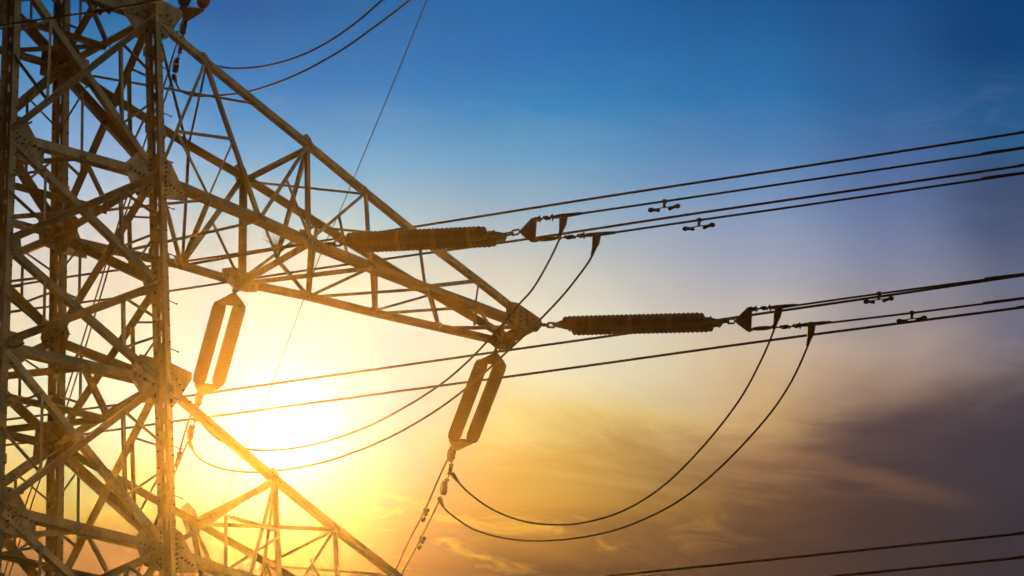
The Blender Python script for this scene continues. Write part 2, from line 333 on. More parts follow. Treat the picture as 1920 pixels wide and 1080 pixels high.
# legs --------------------------------------------------------------
RX = np.array([1., 0, 0]); RY = np.array([0, 1., 0])
def leg(ch):
    rnd = random.Random(ord(ch)); mb = MB()
    P, Q = corner(ch, LEV['Z']), corner(ch, LEV['8'])
    d = (Q-P)/np.linalg.norm(Q-P)
    base = -RX*.094
    th = .016
    y0 = 0.02 if ch in 'AB' else -.02
    # in-face flange: strip, slot, strip ; stem towards -y: strip, slot, strip
    def strip(x0, x1, ya, yb): mb.sweep([(x0, ya), (x1, ya), (x1, yb), (x0, yb)], P+base, Q+base, RX, RY)
    strip(-.105, .072, y0, y0+th); strip(.112, .272, y0, y0+th)
    strip(-th/2, th/2, y0-.086, y0-.003); strip(-th/2, th/2, y0-.225, y0-.134)
    L = np.linalg.norm(Q-P); s = 0.0
    gapcount = 0
    while s < L-.5:
        solid = rnd.choice([.16, .2, .3, .24]); hole = rnd.choice([.10, .17, .24, .3])
        a, b = P+d*s+base, P+d*min(L, s+solid)+base
        mb.sweep([(.074, y0+.001), (.110, y0+.001), (.110, y0+th-.001), (.074, y0+th-.001)], a, b, RX, RY)
        mb.sweep([(-th/2+.001, y0-.132), (th/2-.001, y0-.132), (th/2-.001, y0-.088), (-th/2+.001, y0-.088)], a, b, RX, RY)
        s += solid+hole
    # bolts and lap plates along the flanges
    bl = mb; s = 1.0
    while s < L-1:
        for x in (-.075, .245):
            c = P+d*s+base+RX*x+RY*(y0-.004)
            bl.tube([c, c-RY*.022], .017, 6, 1)
        s += .31
        if rnd.random() < .10:
            for x in (-.11, .277):
                c = P+d*s+base+RX*x+RY*(y0+.01); bl.sweep([(-.02, -.02), (.02, -.02), (.02, .03), (-.02, .03)], c, c+d*.18, RX, RY)
    o = build_sub(mb, 'leg', [STEEL, BOLT], tower, TL)
    if ch == 'B':
        for k in range(-22, 16):
            if k in (8,): continue
            z = .42+k*.93/1.0
            c = corner('B', z)+base+RX*.26+RY*y0
            sb = MB(); e = c+RX*.16+UP*(-.02); sb.tube([c, e], .011, 6); sb.tube([e, e+RX*.018], .02, 6)
            build_sub(sb, 'step_bolt', HARD, o, TL)
    return o
LEGS = {c: leg(c) for c in 'ABCD'}

# concrete footings under the legs
CONC = material('concrete', (.22, .21, .19), (.34, .33, .30), .9, 0, 1.5, .2)
for c in 'ABCD':
    p = corner(c, -ZG); mb = MB()
    mb.sweep([(-.55, -.55), (.55, -.55), (.55, .55), (-.55, .55)], (p[0], p[1], -.4), (p[0], p[1], .12), RX, RY)
    mb.sweep([(-.36, -.36), (.36, -.36), (.36, .36), (-.36, .36)], (p[0], p[1], .12), (p[0], p[1], .45), RX, RY)
    build_sub(mb, 'footing', CONC, tower, TL)

# face bracing --------------------------------------------------------
FACES = [('A', 'B', -RY), ('B', 'C', RX), ('D', 'C', RY), ('A', 'D', -RX)]
PANELS = [('7', '6'), ('6', 'N'), ('N', '1'), ('1', '2'), ('2', 'M'), ('M', '3'), ('3', '4'), ('4', 'P'), ('P', 'Q')]
DEEP = [('Q', 'S'), ('S', 'T'), ('T', 'V'), ('V', 'Z')]
def inframe(*pts):
    for P in pts:
        x, y = proj(P)
        if -60 < x < 1980 and -120 < y < 1200: return True
    return False
hidden = MB(); nbr = 0; redund_rest = MB(); nred = 0
for (a, b, n) in FACES:
    wd = .15 if n is FACES[0][2] else .19
    for (t, u) in PANELS+DEEP:
        at, bt, au, bu = ND[a+t], ND[b+t], ND[a+u], ND[b+u]
        front = a == 'A' and b == 'B'
        for (P, Q, outw, of) in ((at, bu, False, .004), (bt, au, True, .006)):
            p, q = short(P, Q, .14, .14)
            tgt = MB() if ((t, u) in PANELS and inframe(P, Q)) else hidden
            w_ = wd*.86
            if front: angle(tgt, p, q, n, w_, .014, outw, of, .22 if outw else .12)
            else: angle(tgt, p, q, n, w_, .014, False, -.004 if outw else -.03, .30 if a == 'D' else None)
            if tgt is not hidden: build_sub(tgt, 'brace', STEEL, tower, TL); nbr += 1
        # redundant members that stiffen the legs
        if (t, u) in PANELS:
            # crossing of the diagonals
            A_ = np.array([bu-at, -(au-bt), np.cross(bu-at, au-bt)]).T
            k = np.linalg.solve(A_, bt-at); X = at+(bu-at)*k[0]
            for (lt, lu) in ((bt, bu), (at, au)):
                m1 = (lt+X)/2; m2 = (X+lu)/2; lm = lt+(lu-lt)*.40; ln = lt+(lu-lt)*.52
                for (P, Q, w_) in ((m1, m2, .075), (m1, lm, .05), (m2, ln, .055)):
                    off = (.012 if front else -.05)
                    tgt = redund_rest
                    if inframe(P, Q) and nred < 96: tgt = MB(); nred += 1
                    angle(tgt, P, Q, n, w_*.8, .009, front and w_ < .06, off)
                    if tgt is not redund_rest: build_sub(tgt, 'stiffener', STEEL, tower, TL)
    for l in ('7', '6', '1', '2', '3', '4', 'Q', 'S', 'T', 'V'):
        P, Q = short(ND[a+l], ND[b+l], .12, .12)
        tgt = MB() if inframe(P, Q) else hidden
        angle(tgt, P, Q, n, .17 if l in '1234' else .14, .014, False, -.012)
        if tgt is not hidden: build_sub(tgt, 'horizontal_strut', STEEL, tower, TL)
# level diaphragms
for l in ('6', '1', '2', '3', '4'):
    mids = {}
    for (a, b, n) in FACES: mids[a+b] = (ND[a+l]+ND[b+l])/2
    ring = [mids['AB'], mids['BC'], mids['DC'], mids['AD']]
    for i in range(4):
        P, Q = ring[i], ring[(i+1) % 4]
        tgt = MB() if inframe(P, Q) else hidden
        angle(tgt, P, Q, UP, .1, .01, False, -.03)
        if tgt is not hidden: build_sub(tgt, 'diaphragm_strut', STEEL, tower, TL)
    tgt = MB() if inframe(mids['BC'], mids['AD']) else hidden
    angle(tgt, mids['BC'], mids['AD'], UP, .1, .01, False, -.05)
    if tgt is not hidden: build_sub(tgt, 'diaphragm_strut', STEEL, tower, TL)
build_sub(hidden, 'outer_bracing', STEEL, tower, TL)
if redund_rest.v: tag(build_sub(redund_rest, 'stiffener', STEEL, tower, TL), kind='stuff')
# earth-wire peak above the top panel
mb = MB(); apex = np.array([0, 0, 12.2+ZG])
for c in 'ABCD': angle(mb, ND[c+'7'], apex, RX, .14, .012)
build_sub(mb, 'peak', STEEL, tower, TL)

# gusset plates -------------------------------------------------------
def gusset(node, poly, a, n, rows, th=.014, mat=PLATE):
    """poly and bolt rows in (along a, up) metres about the node, in the plane with normal n"""
    mb = MB(); P = np.array(node, float); n = np.array(n, float)
    mb.prism([P+a*u+UP*v for u, v in poly], n, th)
    for (u0, v0, u1, v1, k) in rows:
        for i in range(k):
            t = i/max(1, k-1); c = P+a*(u0+(u1-u0)*t)+UP*(v0+(v1-v0)*t)
            for s_ in (1, -1):
                mb.tube([c+n*s_*th*.5, c+n*s_*(th*.5+.03)], .021, 6, 1)
                if s_ == 1: mb.tube([c+n*(th*.5+.03), c+n*(th*.5+.05)], .011, 6, 1)
    build_sub(mb, 'gusset_plate', [mat, BOLT], tower, TL)
BIG = [(-.72, .06), (-.44, .36), (.16, .40), (.28, .36), (.62, -.20), (.62, -.33), (.1, -.42), (-.50, -.42), (-.62, -.22)]
ROWS = [(-.60, -.02, -.12, -.12, 6), (.28, -.12, .58, -.24, 5), (-.18, .26, -.18, -.34, 7), (.17, .30, .17, -.34, 8), (-.50, -.24, -.25, -.32, 3)]
BIGA = [(-.40, .36), (.30, .42), (.44, .34), (.80, -.16), (.80, -.30), (.62, -.46), (.10, -.40), (-.40, -.2)]
ROWA = [(.27, .02, .80, -.14, 6), (.30, -.14, .58, -.38, 5), (.33, -.1, .62, -.34, 5), (.22, .34, .22, -.3, 8), (-.2, .34, -.2, -.3, 8), (.3, .30, .5, .36, 3)]
for l in ('6', '1', '2', '3', '4'):
    s_ = (l in '24') and 1 or -1
    fl = lambda po: [(u, v*s_) for u, v in po] if s_ < 0 else po
    rf = lambda ro: [(a, b*s_, c, d, k) for a, b, c, d, k in ro]
    gusset(ND['B'+l]-RY*.0+RY*.03, fl(BIG), RX, -RY, rf(ROWS))
    gusset(ND['A'+l]+RY*.03, fl(BIGA) if s_ > 0 else [(-.3, .3), (.45, .30), (.48, -.2), (.2, -.42), (-.3, -.3)], RX, -RY, rf(ROWA) if s_ > 0 else [(.28, .0, .44, .12, 4), (.22, .2, .22, -.3, 6)])
    gusset(ND['C'+l]-RY*.03, fl([(-.5, .3), (.3, .34), (.60, -.22), (.60, -.32), (.1, -.36), (-.45, -.3)]), RX, -RY, rf([(.2, -.10, .56, -.25, 5)]))
    # plates in the planes of the side faces
    for c in 'BC':
        sy = 1 if c == 'B' else -1
        gusset(ND[c+l]-RX*.03, [(-.03, .34), (.25, .36), (.66, .12), (.66, -.16), (.25, -.36), (-.03, -.34)] if sy > 0 else [(.03, .42), (-.28, .42), (-.66, .12), (-.66, -.16), (-.28, -.42), (.03, -.42)], RY, RX, [(.2*sy, .0, .6*sy, -.02, 5)])
for l in ('N', 'M', 'P'):
    for c, sx in (('A', 1), ('B', -1), ('C', -1)):
        gusset(ND[c+l]+RY*.03*(1 if c != 'C' else -1), [(-.05*sx, .22), (.34*sx, .24), (.38*sx, -.06), (.30*sx, -.2), (-.05*sx, -.26)], RX, -RY, [(.14*sx, .0, .32*sx, -.12, 4), (.13*sx, .2, .13*sx, -.2, 4)])
    for c, sy in (('B', 1), ('C', -1)):
        gusset(ND[c+l]-RX*.03, [(-.1*sy, .3), (.3*sy, .3), (.45*sy, 0), (.3*sy, -.3), (-.1*sy, -.3)], RY, RX, [(.14*sy, .1, .4*sy, 0, 3)])

# ------------------------------------------------------------------ cross-arms
TX, TW, TZ = 11.20754, 0.4264, -0.12739
class Arm:
    """the lattice of one cross-arm; nodes named b (front lower), c (rear lower), u (front upper), v (rear upper)"""
    def __init__(s, lo, hi, tx, mirror=1):
        s.lo, s.hi, s.tx, s.m = lo, hi, tx, mirror
        near, far = ('B', 'C') if mirror > 0 else ('A', 'D')
        s.n = {'b0': ND[near+lo], 'c0': ND[far+lo], 'u0': ND[near+hi], 'v0': ND[far+hi]}
        zt = s.n['b0'][2]+TZ
        s.tipb = np.array([tx*mirror, -TW, zt]); s.tipc = np.array([tx*mirror, TW, zt])
        def pl(P, Q):
            d = Q-P; n = np.cross(d, UP); return n/np.linalg.norm(n)
        s.nb = pl(s.n['b0'], s.tipb); s.nc = pl(s.n['c0'], s.tipc)
        if s.nb[1] > 0: s.nb = -s.nb
        if s.nc[1] < 0: s.nc = -s.nc
    def px(s, k, x, y):
        pb = k[0] in 'bu'
        s.n[k] = onplane(x, y, s.n['b0'] if pb else s.n['c0'], s.nb if pb else s.nc)
    def frac(s, k, t, top=None):
        """node at fraction t along its chord"""
        e = s.tipb if k[0] in 'bu' else s.tipc
        if k[0] in 'uv': e = e+UP*.14
        s.n[k] = s.n[k[0]+'0']*(1-t)+e*t
    def chord(s, par, keys, n, w, out=False, low=True, off=0.0, w2=None):
        mb = MB()
        for a, b in zip(keys, keys[1:]):
            angle(mb, s.n[a], s.n[b], n, w, .016, out, off, w2, low)
        build_sub(mb, 'chord', STEEL, par, TL)
    def strut(s, par, P, Q, n, w, out=False, off=0.0, low=None):
        P = s.n[P] if isinstance(P, str) else P; Q = s.n[Q] if isinstance(Q, str) else Q
        w *= .80; mb = MB(); angle(mb, P, Q, n, w, .010, out, off, None, low)
        build_sub(mb, 'web_strut', STEEL, par, TL)
    def mid(s, a, b, t=.5): return s.n[a]*(1-t)+s.n[b]*t

def node_plates(A, par, spec):
    for k, (l, h) in spec.items():
        n = A.nb if k[0] in 'bu' else A.nc
        d = np.cross(UP, n); d = d if d[0]*A.m > 0 else -d
        P = A.n[k]-n*.018
        mb = MB(); slope = -.35 if k[0] in 'bu' else -.2
        if k[0] in 'uv': slope = -.7
        pts = [(-l, h*.35-slope*-l*0+slope*-l), (-l*.35, h+slope*-l*.35), (l*.4, h+slope*l*.4), (l, h*.3+slope*l), (l*.9, -h*.45+slope*l*.9), (l*.3, -h), (-l*.3, -h), (-l, -h*.4+slope*-l)]
        mb.prism([P+d*u+UP*v for u, v in pts], n, .014)
        for i in range(5):
            c = P+d*(-l*.7+i*l*.35)+UP*(slope*(-l*.7+i*l*.35))
            mb.tube([c-n*.03, c+n*.04], .017, 6, 1)
        build_sub(mb, 'gusset_plate', [PLATE, BOLT], par, TL)

def arm_root(A):
    # a cross-arm's own mesh is its tip and its batten plates; chords, webs and gussets hang under it
    return None

def mid_arm():
    A = Arm('2', '1', TX)
    for k, x, y in (('b1', 490, 408), ('b2', 582, 450), ('b3', 697, 496), ('b4', 800, 536), ('b5', 893, 570), ('bT', 990, 607),
                    ('b05', 392, 367), ('c05', 222, 468), ('c1', 340, 493), ('c2', 450, 526), ('c3', 577, 552), ('c4', 702, 583), ('c5', 822, 610), ('cT', 940, 637),
                    ('u1', 388, 113), ('u15', 482, 190), ('u2', 580, 269), ('u3', 689, 359), ('u4', 787, 439), ('u5', 900, 525), ('uT', 985, 592),
                    ('v15', 352, 276), ('v2', 453, 334), ('v3', 592, 421), ('v4', 702, 489), ('v5', 808, 553), ('vT', 938, 629)):
        A.px(k, x, y)
    mb = MB(); nb, nc = A.nb, A.nc
    # tip: a cross beam between the two sides and cheek plates
    for (k, n, pol) in (('b', nb, [(952, 566), (968, 568), (1012, 598), (1016, 610), (1006, 622), (980, 618), (958, 606), (950, 588)]),
                        ('c', nc, [(925, 628), (946, 622), (966, 640), (960, 652), (944, 655), (930, 652), (916, 640)])):
        P0 = A.n['b0'] if k == 'b' else A.n['c0']
        pts = [onplane(x, y, P0, n) for x, y in pol]
        mb.prism(pts, n, .05)
        for i in range(3):
            for j in range(4):
                x, y = ((962+j*12, 578+j*7+i*9) if k == 'b' else (926+j*8, 632+j*4+i*5))
                c = onplane(x, y, P0, n); mb.tube([c-n*.05, c+n*.06], .017, 6, 1)
    p1, p2 = onplane(1000, 614, A.n['b0'], nb), onplane(946, 642, A.n['c0'], nc)
    angle(mb, p1, p2, np.array([1., 0, 0]), .16, .02, True); angle(mb, p1-UP*.02-RX*.12, p2-UP*.02-RX*.12, np.array([-1., 0, 0]), .12, .016, True)
    arm = build_sub(mb, 'cross_arm', [RUSTY, BOLT], tower, TL)
    A.chord(arm, ['b0', 'b1', 'b2', 'b3', 'b4', 'b5', 'bT'], nb, .135, w2=.21)
    A.chord(arm, ['c0', 'c05', 'c1', 'c2', 'c3', 'c4', 'c5', 'cT'], nc, .10, True, True, 0., .17)
    A.chord(arm, ['u0', 'u1', 'u15', 'u2', 'u3', 'u4', 'u5', 'uT'], nb, .12)
    A.chord(arm, ['v0', 'v15', 'v2', 'v3', 'v4', 'v5', 'vT'], nc, .10, w2=.27)
    top = UP
    for (a, b, n, w) in (('u1', 'b0', nb, .085), ('u1', 'b1', nb, .09), ('u2', 'b1', nb, .10), ('u2', 'b2', nb, .10), ('u3', 'b2', nb, .075), ('u3', 'b3', nb, .075),
                         ('u5', 'b5', nb, .05), ('u4', 'b4', nb, .055), ('b4', 'u5', nb, .085),
                         ('u2', 'v2', top, .11), ('v2', 'u3', top, .06), ('v3', 'u4', top, .06), ('v0', 'u15', top, .06), ('u0', 'v15', top, .07), ('v15', 'u1', top, .055),
                         ('v2', 'c2', nc, .15), ('v2', 'c1', nc, .12), ('v15', 'c1', nc, .06), ('c2', 'v3', nc, .075), ('v3', 'c3', nc, .07), ('v4', 'c4', nc, .075), ('c4', 'v5', nc, .06), ('v5', 'c5', nc, .065),
                         ('b0', 'c1', top, .11), ('b05', 'c1', top, .10), ('c05', 'b1', top, .075), ('c1', 'b2', top, .07), ('b2', 'c2', top, .19), ('c2', 'b3', top, .12), ('b2', 'c3', top, .10),
                         ('c3', 'b3', top, .08), ('c3', 'b4', top, .075), ('b3', 'c4', top, .085), ('c4', 'b5', top, .075), ('b4', 'c5', top, .075), ('b5', 'cT', top, .075), ('c5', 'bT', top, .10)):
        A.strut(arm, a, b, n, w, off=-.02 if n is not top else -.04)
    m1, m2 = A.mid('u1', 'b0', .62), A.mid('u1', 'b1', .50)
    A.strut(arm, m1, m2, nb, .06, off=.01); A.strut(arm, m1, 'b05', nb, .045); A.strut(arm, m2, 'b05', nb, .045)
    A.strut(arm, A.mid('u2', 'b1', .48), 'b2', nb, .045, off=.012)
    A.strut(arm, A.mid('u3', 'b2', .5), A.mid('b2', 'b3', .6), nb, .05, off=.012)
    mbc = A.mid('b2', 'c2', .46)
    A.strut(arm, 'u2', mbc, A.nb, .085); A.strut(arm, 'b1', mbc, UP, .06); A.strut(arm, mbc, 'c3', UP, .07)
    A.strut(arm, A.mid('v2', 'c1', .5), 'c2', nc, .075, off=.01)
    A.strut(arm, A.mid('b5', 'cT', 0.02), A.mid('bT', 'c5', .6), UP, .06)
    A.strut(arm, onplane(945, 597, A.n['b0'], nb), 'cT', UP, .07)
    A.strut(arm, (ND['B2']+ND['C2'])/2, 'b05', UP, .07, off=-.06)
    node_plates(A, arm, {'b2': (.26, .15), 'c2': (.40, .22), 'v2': (.17, .27), 'u2': (.13, .16), 'c1': (.16, .15), 'u1': (.14, .12), 'b1': (.12, .1), 'b3': (.13, .08), 'c3': (.12, .08), 'c4': (.1, .08), 'c5': (.1, .07), 'u3': (.1, .08)})
    return A, arm
MID, MIDARM = mid_arm()

def low_arm():
    A = Arm('4', '3', 12.4)
    for k, x, y in (('b05', 425, 1069), ('b1', 470, 1081), ('b2', 552, 1112), ('b3', 640, 1146), ('b4', 760, 1188), ('c1', 402, 1200), ('c2', 470, 1215), ('c3', 560, 1236), ('c4', 690, 1262),
                    ('u1', 518, 896), ('u2', 631, 988), ('u3', 745, 1076), ('u4', 850, 1160), ('v1', 357, 977), ('v2', 497, 1056), ('v3', 640, 1140), ('v4', 760, 1205)):
        A.px(k, x, y)
    A.frac('bT', 1.); A.frac('cT', 1.); A.frac('uT', 1.); A.frac('vT', 1.)
    nb, nc = A.nb, A.nc; mb = MB()
    mb.prism([A.n['bT']+RX*u+UP*v for u, v in ((-.5, .3), (.0, .1), (.15, -.05), (-.1, -.12), (-.5, .02))], nb, .05)
    mb.prism([A.n['cT']+RX*u+UP*v for u, v in ((-.5, .3), (.0, .1), (.15, -.05), (-.1, -.12), (-.5, .02))], nc, .05)
    angle(mb, A.n['bT'], A.n['cT'], RX, .16, .02, True)
    arm = build_sub(mb, 'cross_arm', [PLATE, BOLT], tower, TL)
    A.chord(arm, ['b0', 'b05', 'b1', 'b2', 'b3', 'b4', 'bT'], nb, .15, w2=.21)
    A.chord(arm, ['c0', 'c1', 'c2', 'c3', 'c4', 'cT'], nc, .12, True, True)
    A.chord(arm, ['u0', 'u1', 'u2', 'u3', 'u4', 'uT'], nb, .13)
    A.chord(arm, ['v0', 'v1', 'v2', 'v3', 'v4', 'vT'], nc, .10, w2=.27)
    for (a, b, n, w) in (('u1', 'b0', nb, .12), ('u1', 'b1', nb, .10), ('u2', 'b2', nb, .07), ('u2', 'b3', nb, .08), ('u3', 'b3', nb, .08), ('u3', 'b4', nb, .07), ('u4', 'b4', nb, .07),
                         ('u1', 'v1', UP, .12), ('v1', 'u2', UP, .10), ('v2', 'u3', UP, .06), ('v3', 'u4', UP, .07), ('u2', 'v2', UP, .06), ('v1', 'c1', nc, .15), ('v1', 'c2', nc, .11), ('v2', 'c2', nc, .09), ('v2', 'c3', nc, .09), ('v3', 'c3', nc, .08), ('v3', 'c4', nc, .08),
                         ('b0', 'c1', UP, .11), ('c1', 'b1', UP, .1), ('c2', 'b2', UP, .1), ('c3', 'b3', UP, .1), ('c4', 'b4', UP, .1)):
        A.strut(arm, a, b, n, w, off=-.02)
    A.strut(arm, 'u1', onplane(527, 1100, A.n['b0'], nb), nb, .10); A.strut(arm, 'u1', onplane(488, 1100, A.n['c0'], nc), UP, .075)
    md = onplane(425, 967, A.n['b0'], nb); A.strut(arm, md, 'b05', nb, .06); A.strut(arm, md, onplane(524, 994, A.n['b0'], nb), nb, .075, off=.01)
    A.strut(arm, 'b05', onplane(466, 1042, A.n['b0'], nb), nb, .06); A.strut(arm, onplane(481, 1034, A.n['b0'], nb), onplane(523, 1006, A.n['b0'], nb), nb, .05, off=.01)
    A.strut(arm, onplane(583, 1047, A.n['b0'], nb), onplane(606, 1092, A.n['b0'], nb), nb, .055, off=.01)
    node_plates(A, arm, {'u1': (.14, .15), 'v1': (.2, .3), 'u2': (.09, .08)})
    return A, arm
LOW, LOWARM = low_arm()

def plain_arm(lo, hi, tx, m):
    A = Arm(lo, hi, tx, m); ts = (.14, .28, .41, .57, .72, .86)
    for c in 'bcuv':
        for i, t in enumerate(ts): A.frac(c+str(i+1), t)
        A.frac(c+'T', 1.)
    mb = MB(); nb, nc = A.nb, A.nc
    for k, n in (('bT', nb), ('cT', nc)):
        mb.prism([A.n[k]+RX*m*u+UP*v for u, v in ((-.5, .3), (.0, .1), (.15, -.05), (-.1, -.12), (-.5, .02))], n, .05)
    angle(mb, A.n['bT'], A.n['cT'], RX, .16, .02, True)
    for i in range(0, 6):
        for (f, n) in (('u', nb), ('v', nc)):
            l = {'u': 'b', 'v': 'c'}[f]
            if i: angle(mb, A.n[f+str(i)], A.n[l+str(i)], n, .08, .01)
            angle(mb, A.n[f+str(i+1)], A.n[l+str(i)], n, .08, .01, off=-.02)
        if i:
            angle(mb, A.n['b'+str(i)], A.n['c'+str(i)], UP, .08, .01)
            angle(mb, A.n['u'+str(i)], A.n['v'+str(i)], UP, .07, .01)
        angle(mb, A.n['b'+str(i)], A.n['c'+str(i+1)], UP, .08, .01, off=-.02)
    arm = build_sub(mb, 'cross_arm', [STEEL, BOLT], tower, TL)
    for c, n, w in (('b', nb, .135), ('c', nc, .11), ('u', nb, .12), ('v', nc, .2)):
        A.chord(arm, [c+'0']+[c+str(i+1) for i in range(6)]+[c+'T'], n, w)
    return A
UPA = plain_arm('6', '7', 9.6, 1)
plain_arm('6', '7', 9.6, -1); plain_arm('2', '1', TX, -1); plain_arm('4', '3', 12.4, -1)

# ------------------------------------------------------------------ strings, conductors, jumpers
AZ1, AZ2 = math.radians(160), math.radians(25)
def vplane(az): return np.array([math.cos(az), -math.sin(az), 0.]), np.array([math.sin(az), math.cos(az), 0.])
N1, D1 = vplane(AZ1); N2, D2 = vplane(AZ2)

def lathe(mb, P, Q, prof, seg=18, mi=0):
    """prof: (s, r) with s metres from P along P-Q"""
    d = (Q-P)/np.linalg.norm(Q-P)
    mb.tube([P+d*s for s, _ in prof], [r for _, r in prof], seg, mi)
def disc_stack(par, loc, P, Q, pitch=.0985, R_=.138, pale=()):
    mb = MB(); P, Q = np.array(P), np.array(Q); L = np.linalg.norm(Q-P); d = (Q-P)/L
    n = int(L/pitch)
    for i in range(n):
        s = i*pitch; e = R_*(1 if 0 < i < n-1 else .92)
        c = P+d*s
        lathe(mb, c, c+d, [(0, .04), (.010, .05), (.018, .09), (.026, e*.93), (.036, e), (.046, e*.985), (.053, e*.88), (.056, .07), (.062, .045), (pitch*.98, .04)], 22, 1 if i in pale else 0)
    o = build_sub(mb, 'disc_stack', [DISC, GLINT], par, loc, False)
    return o
def hardware(mb, pts, rad, seg=8): mb.tube(pts, rad, seg)

def shackle(mb, P, Q, r=.022):
    """two interlocked links between P and Q"""
    P, Q = np.array(P), np.array(Q); d = (Q-P); L = np.linalg.norm(d); d /= L
    a = np.cross(d, UP); a /= np.linalg.norm(a); b = np.cross(a, d)
    for (c0, c1, s_) in ((0.0, .55, a), (.45, 1.0, b)):
        A0, A1 = P+d*L*c0, P+d*L*c1; w = .045
        loop = [A0, A0+d*L*.08+s_*w, A1-d*L*.08+s_*w, A1, A1-d*L*.08-s_*w, A0+d*L*.08-s_*w, A0]
        mb.tube(loop, r, 7)
def string(label, group, n, pts, sep, perp, cut, pale, ydir=None, arr=None):
    """twin insulator string: pts px: anchor, yoke apex, stack start, stack end, yoke apex 2; plane given by (P0, n)"""
    P0 = arr
    a0, y0, s0, s1, y1 = [onplane(x, y, P0, n) for x, y in pts]
    t = empty('insulator_string', a0, label, 'insulator', group); loc = a0
    ax = (s1-s0)/np.linalg.norm(s1-s0)
    for k in (-1, 1):
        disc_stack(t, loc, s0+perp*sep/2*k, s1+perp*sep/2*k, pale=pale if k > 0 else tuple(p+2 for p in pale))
    nn = np.cross(ax, perp)
    for (ap, s_, sg) in ((y0, s0, 1), (y1, s1, -1)):
        mb = MB(); d = ax*sg
        q = ap+d*np.dot(s_-ap, d)
        off = s_-q; h = np.linalg.norm(s_-ap)
        poly = [ap-d*.03+perp*.05, ap-d*.03-perp*.05, s_-d*.07-perp*(sep/2+.07), s_+d*.0-perp*(sep/2+.06), s_+perp*(sep/2+.06), s_-d*.07+perp*(sep/2+.07)]
        mb.prism(poly, nn, .03)
        for k in (-1, 1):
            c = s_+perp*sep/2*k; mb.tube([c-d*.07, c+d*.03], [.03, .045], 8)
            c = c-d*.075; mb.tube([c-nn*.05, c+nn*.05], .02, 8)
        build_sub(mb, 'yoke_plate', HARD, t, loc)
    mb = MB(); shackle(mb, a0, y0+ax*.02); build_sub(mb, 'shackle', HARD, t, loc)
    return t, loc, y1, ax

strA = 'twin-stack insulator strings on the tower'
# --- tip phase, pulling right
P0 = onplane(1012, 609, MID.n['b0'], MID.nb)
t1, l1, y1, ax1 = string('dark twin insulator string stretched right from the outer end of the cross-arm', strA, N1,
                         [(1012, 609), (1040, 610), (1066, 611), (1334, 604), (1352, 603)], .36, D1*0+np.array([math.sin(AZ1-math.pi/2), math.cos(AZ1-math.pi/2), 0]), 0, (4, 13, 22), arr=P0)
def split_yoke(t, loc, P0, n, y1, tri, hang):
    """triangular plate that splits the string into two conductors"""
    mb = MB(); q = [onplane(x, y, P0, n) for x, y in tri]
    shackle(mb, y1, q[0]+(q[0]-y1)*.02, .02); build_sub(mb, 'shackle', HARD, t, loc)
    mb = MB(); mb.prism(q, n, .035)
    for k in hang:
        c = onplane(*k, P0, n); mb.tube([c-n*.06, c+n*.06], .024, 8)
    build_sub(mb, 'split_plate', HARD, t, loc)
    return q
split_yoke(t1, l1, P0, N1, y1, [(1378, 602), (1383, 596), (1402, 577), (1410, 575), (1408, 622), (1402, 622), (1383, 608)], [(1408, 580), (1406, 617)])
# --- inner phase, pulling right
P0i = onplane(612, 458, MID.n['b0'], MID.nb)
t2, l2, y2, ax2 = string('dark twin insulator string pulling right from the middle of the cross-arm', strA, N1,
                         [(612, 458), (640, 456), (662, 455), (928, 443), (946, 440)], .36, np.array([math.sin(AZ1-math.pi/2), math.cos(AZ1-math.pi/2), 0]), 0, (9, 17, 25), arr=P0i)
split_yoke(t2, l2, P0i, N1, y2, [(974, 434), (980, 428), (997, 410), (1006, 408), (1003, 454), (996, 454), (980, 442)], [(1004, 412), (1002, 450)])

PERP2 = np.array([math.cos(AZ2), -math.sin(AZ2), 0])
def back_string(label, P, pts, arr):
    return string(label, strA, N2, pts, .385, PERP2, 0, (), arr=arr)
Pb1 = MID.n['c2']+UP*-.12; Pb1 = onplane(444, 538, Pb1, N2)
t3, l3, y3, ax3 = back_string('dark twin insulator string sloping down from the middle of the cross-arm near the sun', None,
                              [(444, 538), (438, 553), (431, 572), (390, 720), (380, 738)], Pb1)
Pb2 = onplane(934, 652, MID.n['cT'], N2)
t4, l4, y4, ax4 = back_string('dark twin insulator string sloping down from the outer end of the cross-arm', None,
                              [(934, 652), (929, 665), (921, 682), (867, 824), (855, 842)], Pb2)
Pb3 = onplane(404, -150, UPA.n['c3'], N2)
t5, l5, y5, ax5 = back_string('dark twin insulator string cut off by the top edge of the photo', None,
                              [(411, -150), (405, -135), (398, -118), (360, 14), (350, 36)], Pb3)

def smooth_wire(pl, r, n=8, seg=8):
    mb = MB(); mb.tube(spline(pl, n), r, seg); return mb
def conductor(label, group, pl, r=.021, name='conductor', cat='power line'):
    mb = smooth_wire(pl, r); me = mb.build(name, WIRE, None, True); tag(me, label, cat, group); return me
def extend(pl, L, droop=0.0):
    """prolong a polyline beyond its last point"""
    d = pl[-1]-pl[-2]; d /= np.linalg.norm(d)
    return list(pl)+[pl[-1]+d*L*.3+UP*droop*.1, pl[-1]+d*L+UP*droop]
gC = 'conductors held by the tower'
def child_of(o, mb, name, mat, smooth=False):
    return build_sub(mb, name, mat, o, tuple(o.location), smooth)

